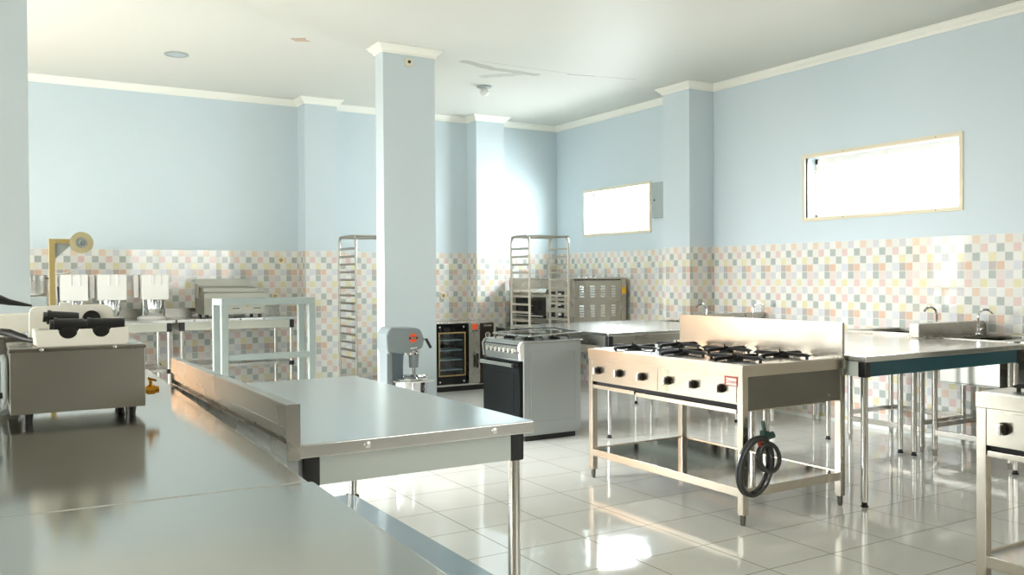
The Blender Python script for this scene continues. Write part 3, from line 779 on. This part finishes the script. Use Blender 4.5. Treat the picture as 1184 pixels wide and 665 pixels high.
# ------------------------------------------------------------------ sink units by the right wall
def faucet(x, y, z, dx, dy, label):
    t = thing('faucet', label, 'tap', (x, y, z), group='gooseneck taps')
    MB().lathe([(0, 0), (.024, 0), (.024, .012), (.014, .02), (.013, .06), (0, .062)], c=(x, y, z)).build('base', 'chrome', t)
    pts = [(x, y, z+.05), (x, y, z+.13)]
    R = .06
    for i in range(1, 11): a = i/10*PI*.83; pts.append((x+dx*(R-R*math.cos(a)), y+dy*(R-R*math.cos(a)), z+.13+R*math.sin(a)))
    MB().tube(pts, .009, seg=10).build('spout', 'chrome', t)
    MB().tube([(x, y, z+.045), (x+.03*dy+.02*dx, y-.04, z+.055)], .006).build('handle', 'chrome', t)
    return t
def sink_unit(label, x0, x1, y0, y1, z, splash, basin, bz, legs_steel=True, sx=None):
    t = thing('sink_unit', label, 'sink', ((x0+x1)/2, (y0+y1)/2, 0))
    m = MB(); bx0, bx1, b0, b1 = x0+.06, x1-.05, basin[0], basin[1]
    m.box(x0, x1, y0, b0, z-.03, z, .003); m.box(x0, x1, b1, y1, z-.03, z, .003); m.box(x0, bx0, b0, b1, z-.03, z, .003); m.box(bx1, x1, b0, b1, z-.03, z, .003)
    m.build('rim', 'steel', t)
    m = MB(); w = .012
    m.box(bx0-w, bx0, b0-w, b1+w, bz, z-.028, .003); m.box(bx1, bx1+w, b0-w, b1+w, bz, z-.028); m.box(bx0, bx1, b0-w, b0, bz, z-.028); m.box(bx0, bx1, b1, b1+w, bz, z-.028); m.box(bx0-w, bx1+w, b0-w, b1+w, bz-w, bz, .003)
    m.build('basin', 'mirror', t)
    if splash:
        s0, s1 = splash
        sx = sx or (x0-.13, x1)
        poly = [(sx[0], z), (sx[1], z), (sx[1], z+.075), (sx[1]-.03, z+.10), (sx[0], z+.10)]
        MB().prism(poly, s0, s1, 'y', .006).build('splashback', 'steel', t)
    for lx in (x0+.05, x1-.05):
        for ly in (y0+.05, y1-.05):
            l = MB().cyl((lx, ly, .04), (lx, ly, z-.03), .019).build('leg', 'leg', t)
            MB().lathe([(0, 0), (.014, 0), (.016, .03), (.021, .045), (0, .045)], c=(lx, ly, 0)).build('foot', 'leg', l)
    for ly in (y0+.05, y1-.05): MB().box(x0+.05, x1-.05, ly-.012, ly+.012, .2, .235, .003).build('stretcher', 'leg', t)
    MB().box(x0+.035, x0+.06, y0+.05, y1-.05, .148, .188, .004).build('stretcher', 'leg', t)
    MB().box(x1-.06, x1-.035, y0+.05, y1-.05, .20, .24, .004).build('stretcher', 'leg', t)
    return t
sink_unit('steel sink behind the teal-edged table with its tap facing the camera', 5.80, 6.44, 3.24, 3.88, .855, (3.80, 3.878), (3.37, 3.78), .54, sx=(5.62, 6.44))
faucet(6.20, 3.72, .855, .8, -.5, 'chrome tap on the near side of the right splashback')
sink_unit('steel sink back to back behind the teal-edged table', 5.83, 6.44, 3.90, 4.62, .87, None, (4.02, 4.5), .6)
faucet(6.06, 3.95, .87, -.9, .3, 'chrome tap hooking left above the right splashback')
sink_unit('steel sink unit at the right edge beyond the cut-off range', 5.80, 6.44, 2.3, 3.20, .86, None, (2.4, 3.14), .48)
sink_unit('rear steel sink on the near side of the far splashback', 5.80, 6.44, 5.30, 6.00, .85, (5.98, 6.04), (5.4, 5.85), .55, sx=(5.60, 6.44))
faucet(6.24, 5.93, .85, .8, -.4, 'chrome tap on the near side of the far splashback')
sink_unit('rear steel sink beyond the far splashback beside the blue pilaster', 5.80, 6.13, 6.06, 7.0, .85, None, (6.2, 6.85), .6)
faucet(5.83, 6.12, .85, -.9, .3, 'chrome tap hooking left above the far splashback')

# ------------------------------------------------------------------ grey painted stand
x0, x1, y0, y1, zt, w = 1.594, 2.343, 7.0, 7.33, 1.142, .052
t = thing('metal_stand', 'open pale grey-green painted metal frame stand in front of the griddle', 'stand', ((x0+x1)/2, (y0+y1)/2, 0))
for x in (x0, x1-w):
    for yy in (y0, y1-w): MB().box(x, x+w, yy, yy+w, 0, zt-w, .004).build('post', 'frame_grey', t)
    MB().box(x, x+w, y0+w, y1-w, zt-w, zt, .004).build('top_rail', 'frame_grey', t)
    MB().box(x, x+w, y0+w, y1-w, .12, .12+w, .004).build('bottom_rail', 'frame_grey', t)
for yy in (y0, y1-w): MB().box(x0, x1, yy, yy+w, zt-w, zt, .004).build('top_rail', 'frame_grey', t)
MB().box(x0+w, x1-w, y0+.004, y0+w-.004, .656, .704, .004).build('middle_rail', 'frame_grey', t)
MB().box(x0+w, x1-w, y1-w, y1, .12, .12+w, .004).build('bottom_rail', 'frame_grey', t)

# ------------------------------------------------------------------ back table machines
def white_mixer(cx, w, label, yc=9.12, z=.912):
    t = thing('tabletop_mixer', label, 'mixer', (cx, yc, z), group='white-headed tabletop mixers')
    MB().lathe([(0, 0), (.125, 0), (.132, .008), (.128, .022), (.10, .034), (0, .036)], c=(-.02, 0, 0)).build('base', 'white', t, local=True)
    MB().lathe([(0, .034), (.05, .036), (.072, .06), (.088, .11), (.092, .19), (.088, .19), (.08, .11), (.06, .06), (0, .05)], c=(0, -.02, 0)).build('bowl', 'chrome', t, local=True)
    MB().box(-.10, -.055, .0, .09, .03, .20, .012).build('neck', 'chrome', t, local=True)
    h = MB().box(-w/2, w/2, -.12, .12, .19, .435, .014).build('head', 'white', t, local=True)
    m = MB()
    for x in (-.03, .045): m.cyl((x, -.118, .33), (x, -.118, .43), .014, seg=14)
    m.build('moulded_rib', 'white', h, local=True)
    MB().box(-w/2-.06, -w/2-.012, -.02, .10, .21, .43, .008).build('rear_cover', 'white', t, local=True)
    return t
white_mixer(.735, .235, 'leftmost white-headed mixer standing behind the tape roll stand')
white_mixer(1.055, .255, 'middle one of the three white-headed mixers on the back table')
white_mixer(1.435, .245, 'rightmost white-headed mixer with its white base in full view')
t = thing('cooking_pot', 'steel pot standing on a grey box beside the left pillar', 'pot', (.39, 9.1, 1.16))
MB().lathe([(0, 0), (.12, .0), (.128, .015), (.13, .18), (.135, .182), (.13, .185), (.124, .18), (.122, .02), (0, .012)]).build('body', 'steel', t, local=True)
m = MB()
for s in (-1, 1): m.tube([(s*.13, -.03, .15), (s*.16, -.03, .155), (s*.16, .03, .155), (s*.13, .03, .15)], .006)
m.build('handle', 'black', t, local=True)
MB().lathe([(0, -.003), (.118, -.003), (.124, .012), (.10, .012)]).build('base_ring', 'black', t, local=True)
t = thing('storage_box', 'grey metal box under the steel pot at the back wall', 'box', (.40, 9.12, .912))
MB().box(-.12, .11, -.12, .12, .0, .235, .006).build('case', 'panel_grey', t, local=True)
MB().box(-.125, .115, -.125, .125, .232, .245, .004).build('lid', 'steel', t, local=True)
# griddle
t = thing('countertop_griddle', 'wide steel countertop griddle with sloped hood on the back table', 'griddle', (2.15, 9.15, .912))
m = MB(); m.prism([(8.93, .945), (8.93, 1.02), (8.945, 1.10), (9.30, 1.13), (9.33, .945)], 1.87, 2.46, 'x', .006); m.build('body', 'fryer_steel', t)
m = MB(); m.prism([(8.955, 1.10), (8.955, 1.155), (8.98, 1.165), (9.28, 1.17), (9.30, 1.12)], 1.875, 2.47, 'x', .004); m.build('hood', 'fryer_steel', t)
m = MB(); m.prism([(9.05, 1.165), (9.05, 1.205), (9.30, 1.225), (9.30, 1.16)], 1.885, 2.44, 'x', .004); m.build('cooking_plate', 'fryer_steel', t)
m = MB(); m.box(1.865, 2.44, 9.33, 9.345, .98, 1.30, .003); m.box(1.865, 1.875, 9.20, 9.34, 1.1, 1.25, .002); m.build('splash_guard', 'fryer_steel', t)
m = MB()
for x in (2.14, 2.35): m.box(x, x+.07, 8.926, 8.932, 1.0, 1.007)
m.build('slot', 'dark_gap', t)
MB().prism([(2.26, 1.045), (2.32, 1.045), (2.29, 1.012)], 8.924, 8.932, 'y').build('emblem', 'gold', t)
for x in (1.9, 2.42):
    for yy in (8.97, 9.28): MB().cyl((x, yy, .912), (x, yy, .948), .018).build('foot', 'black', t)

# ------------------------------------------------------------------ foreground bench top things
zt = .85
t = thing('tabletop_fryer', 'low steel fryer box with brass drain tap on the foreground bench', 'fryer', (.267, 3.28, zt))
m = MB(); m.box(.073, .462, 3.11, 3.44, .88, 1.078, .003); m.build('body', 'fryer_steel', t)
m = MB(); m.box(.070, .465, 3.105, 3.445, 1.072, 1.086, .003); m.build('top_rim', 'steel', t)
for x in (.12, .42):
    for yy in (3.14, 3.41): MB().cyl((x, yy, zt), (x, yy, .882), .014, .018).build('foot', 'black', t)
for x in (.16, .37): MB().lathe([(.001, .003), (.005, .002), (.006, 0)], mat=Matrix.Translation((x, 3.105, 1.079)) @ Matrix.Rotation(PI/2, 4, 'X') ).build('screw', 'screw', t)
v = MB().cyl((.462, 3.17, .925), (.475, 3.17, .925), .012).cyl((.475, 3.17, .925), (.500, 3.17, .925), .016, seg=8).cyl((.500, 3.17, .925), (.512, 3.17, .925), .012).build('drain_tap', 'brass', t, label='brass drain tap')
MB().cyl((.487, 3.17, .935), (.487, 3.17, .955), .006).tube([(.487, 3.17, .955), (.478, 3.17, .965), (.505, 3.17, .955)], .004).build('tap_lever', 'brass', v)
b = MB().box(.052, .068, 3.2, 3.4, .89, 1.05, .006).tube([(.045, 3.12, 1.05), (.045, 3.12, .93), (.052, 3.12, .90), (.06, 3.12, .93), (.06, 3.12, 1.05)], .005).build('heater_clip', 'panel_grey', t)
m = MB().tube([(-.02, 3.07, .944), (.052, 3.075, .948)], .010).build('basket_grip', 'black', t)
# foam packing tray, its lid, the black grips lying in it
t = thing('foam_tray', 'white moulded foam tray with two round cut-outs on the fryer', 'packaging', (.28, 3.2, 1.086))
Y = 3.125
def arc(cx, r, z0, n=10): return [(cx-r*math.cos(i/n*PI), z0-r*math.sin(i/n*PI)) for i in range(n+1)]
top = 1.139
poly = [(.150, 1.087), (.142, top), (.205-.0, top)] + arc(.238, .030, top) + arc(.334, .028, top) + [(.412, top+.003), (.414, 1.10), (.408, 1.087)]
MB().prism(poly, Y, Y+.022, 'y').build('front_wall', 'foam', t)
m = MB(); m.box(.150, .408, Y+.02, Y+.165, 1.0865, 1.099, .003); m.box(.142, .160, Y+.02, Y+.165, 1.09, top, .004); m.box(.398, .413, Y+.02, Y+.165, 1.09, top, .004); m.box(.142, .413, Y+.15, Y+.17, 1.09, top, .004)
m.build('tray_shell', 'foam', t)
t = thing('packing_foam', 'white upright foam slab standing behind the black grips', 'packaging', (.265, 3.33, 1.086))
poly = [(.135, 1.09), (.135, 1.185), (.150, 1.208), (.22, 1.212), (.39-.02, 1.212), (.389, 1.20), (.391, 1.09)] 
poly = poly[:2]+[(.140, 1.20)]+poly[2:]
MB().prism(poly, 3.315, 3.35, 'y', .003).build('panel', 'foam', t)
MB().box(.225, .262, 3.315, 3.345, 1.21, 1.222, .003).build('tab', 'foam', t)
MB().cyl((.322, 3.305, 1.165), (.322, 3.316, 1.165), .028).build('recess', 'dark_gap', t)
def grip(a, b, r, label, flange=True):
    t = thing('black_grip', label, 'handle', (a[0], a[1], a[2]), group='black grips packed in foam')
    a, b = Vector(a), Vector(b); d = (b-a).normalized()
    MB().cyl(a, b, r).cyl(a-d*.002, a+d*.008, r*1.12).cyl(b-d*.006, b+d*.001, r*.9).build('barrel', 'black', t)
    if flange: MB().cyl(a-d*.014, a-d*.002, r*.8).build('end_cap', 'rubber', t)
grip((.200, 3.17, 1.154), (.285, 3.17, 1.152), .020, 'black grip at the front left of the foam tray')
grip((.297, 3.17, 1.153), (.405, 3.17, 1.151), .019, 'black grip at the front right of the foam tray')
grip((.186, 3.245, 1.176), (.275, 3.245, 1.168), .021, 'black grip lying behind, tilted against the upright foam slab')
for cx, nm in ((.238, 'left'), (.334, 'right')):
    t = thing('roller_end', 'black round roller end showing in the %s cut-out of the foam tray' % nm, 'roller', (cx, 3.2, 1.1))
    MB().cyl((cx, 3.152, 1.126), (cx, 3.27, 1.126), .0255).build('drum', 'rubber', t)
    MB().cyl((cx, 3.149, 1.126), (cx, 3.152, 1.126), .018).build('hub', 'black', t)
# second fryer behind, its foam block and cables
t = thing('tabletop_fryer', 'second steel fryer partly out of the picture behind the first', 'fryer', (-.1, 3.75, zt))
MB().box(-.32, .135, 3.55, 3.95, .88, 1.085, .004).build('body', 'steel', t)
MB().box(-.325, .14, 3.545, 3.955, 1.08, 1.10, .004).build('top_rim', 'steel', t)
m = MB()
for x in (-.28, .1):
    for yy in (3.58, 3.92): m.cyl((x, yy, zt), (x, yy, .882), .016)
m.build('foot', 'black', t)
o = tag(MB().prism([(.035, 1.10), (.035, 1.165), (.05, 1.175), (.16, 1.178), (.16, 1.115), (.06, 1.10)], 3.56, 3.70, 'y', .005).build('foam_block', 'foam'), 'small white foam block on the second fryer at the left edge', 'packaging')
o = MB().tube([(-.1, 3.35, 1.10), (.02, 3.34, 1.135), (.08, 3.30, 1.12), (.12, 3.26, 1.105), (.17, 3.22, 1.095)], .009, seg=8).build('power_cable', 'cable')
tag(o, 'lower black cable lying across the fryer top at the left edge', 'cable')
o = MB().tube([(-.1, 3.40, 1.15), (.03, 3.40, 1.13), (.08, 3.40, 1.125), (.13, 3.42, 1.10)], .009, seg=8).build('power_cable', 'cable')
tag(o, 'upper black cable looping behind the foam tray at the left edge', 'cable')
MB().tube([(-.1, 3.84, 1.27), (.03, 3.82, 1.235), (.09, 3.80, 1.215), (.165, 3.80, 1.20)], [.03, .022, .012, .004], seg=10).cyl((-.1, 3.84, 1.09), (-.1, 3.84, 1.27), .012).build('lid_handle', 'black', t, label='black tapering lid handle')
# tape roll stand
t = thing('film_sealer_stand', 'brass-coloured upright stand with a film roll on its arm', 'roll stand', (.25, 4.1, zt))
MB().box(.18, .34, 4.02, 4.2, zt, zt+.02, .004).build('base_plate', 'steel', t)
MB().box(.241, .264, 4.09, 4.112, zt+.02, 1.468, .002).build('post', 'brass_paint', t)
MB().box(.264, .352, 4.09, 4.11, 1.448, 1.468, .002).build('arm', 'brass_paint', t)
MB().prism([(.264, 1.448), (.33, 1.448), (.264, 1.385)], 4.098, 4.102, 'y').build('gusset', 'panel_grey', t)
MB().tube([(.275, 4.12, 1.27), (.277, 4.12, 1.2), (.268, 4.12, 1.14), (.262, 4.12, 1.05)], .004, seg=6).build('wire', 'cable', t)
RY = Matrix.Translation((.361, 4.075, 1.452)) @ Matrix.Rotation(PI/2, 4, 'X')
t2 = thing('film_roll', 'round roll of pale film on the arm of the brass-coloured stand', 'film roll', (.361, 4.07, 1.452))
MB().lathe([(.022, -.012), (.044, -.012), (.045, .012), (.022, .012), (.022, -.012)], mat=RY).build('film', 'film_roll', t2)
MB().lathe([(.0, .010), (.006, .018), (.010, .008), (.021, .010), (.022, -.01), (0, -.01)], mat=RY).build('core', 'panel_grey', t2)
m = MB(); pts = [(.398, 1.43), (.385, 1.395), (.36, 1.36), (.33, 1.338), (.30, 1.328), (.262, 1.325)]
A = [(m.bm.verts.new((x, 4.064, z)), m.bm.verts.new((x, 4.084, z-.004)), m.bm.verts.new((x, 4.084, z-.006)), m.bm.verts.new((x, 4.064, z-.003))) for x, z in pts]
for a, b in zip(A, A[1:]):
    for i in range(4): m.bm.faces.new((a[i], a[(i+1) % 4], b[(i+1) % 4], b[i]))
m.build('film_strip', 'film', t2)

# ------------------------------------------------------------------ light
w = bpy.data.worlds.new('sky'); scn.world = w; w.use_nodes = True
bg = w.node_tree.nodes['Background']; bg.inputs[0].default_value = (.90, .97, 1.0, 1); bg.inputs[1].default_value = 5.0
def area(name, loc, rot, sx, sy, power, color=(1, 1, 1), spread=150):
    L = bpy.data.lights.new(name, 'AREA'); L.shape = 'RECTANGLE'; L.size = sx; L.size_y = sy; L.energy = power; L.color = color; L.spread = math.radians(spread)
    o = bpy.data.objects.new(name, L); o.location = loc; o.rotation_euler = rot; col.objects.link(o); return o
cold = (.86, .96, 1.0); warm = (1.0, .95, .84)
# sky light entering each window (lights stand just outside the glass and face inwards)
TD = math.radians(28)     # skylight comes in slanting downwards
area('sky_window_right_far', (XR+.19, (W1[0]+W1[1])/2, (W1[2]+W1[3])/2), (0, PI/2-TD*.6, 0), W1[3]-W1[2], W1[1]-W1[0], 130, cold, 168)
area('sky_window_right_near', (XR+.19, (W2[0]+W2[1])/2, (W2[2]+W2[3])/2), (0, PI/2-TD, 0), W2[3]-W2[2], W2[1]-W2[0], 36, (1, 1, .96))
area('sky_window_left_near', (XL-.22, (LW[0][0]+LW[0][1])/2, 1.75), (0, -PI/2+TD, 0), 1.6, 3.0, 125, warm)
area('sky_door_left_far', (XL-.25, (LW[1][0]+LW[1][1])/2, 1.5), (0, -PI/2+math.radians(22), math.radians(-14)), 2.0, 2.2, 215, (.93, .98, 1), 60)
area('sky_window_back', (-1.6, YB+.22, 1.4), (-PI/2+TD*.6, 0, 0), 2.3, 2.0, 90, (1, .96, .86), 170)
area('sky_window_behind', (4.4, YF-.22, 1.8), (PI/2-TD, 0, 0), 2.8, 1.5, 42, warm)

# ------------------------------------------------------------------ camera
F, YAW, PIT, ROL, H = 1017.2, .5431, -.0115, -.0057, 1.2973
cam = bpy.data.cameras.new('camera'); cam.sensor_width = 36; cam.lens = F/1184*36; cam.clip_start = .05
co = bpy.data.objects.new('camera', cam); col.objects.link(co); scn.camera = co
fw = Vector((math.sin(YAW)*math.cos(PIT), math.cos(YAW)*math.cos(PIT), math.sin(PIT)))
r = Vector((math.cos(YAW), -math.sin(YAW), 0)); u = r.cross(fw)
c, s = math.cos(ROL), math.sin(ROL)
r2_, u2_ = c*r+s*u, -s*r+c*u
R3 = Matrix((r2_, u2_, -fw)).transposed()
co.matrix_world = Matrix.Translation((0, 0, H)) @ R3.to_4x4()

scn.view_settings.view_transform = 'Standard'; scn.view_settings.look = 'None'
scn.view_settings.gamma = 1; scn.view_settings.use_curve_mapping = False
scn.view_settings.exposure = -0.05
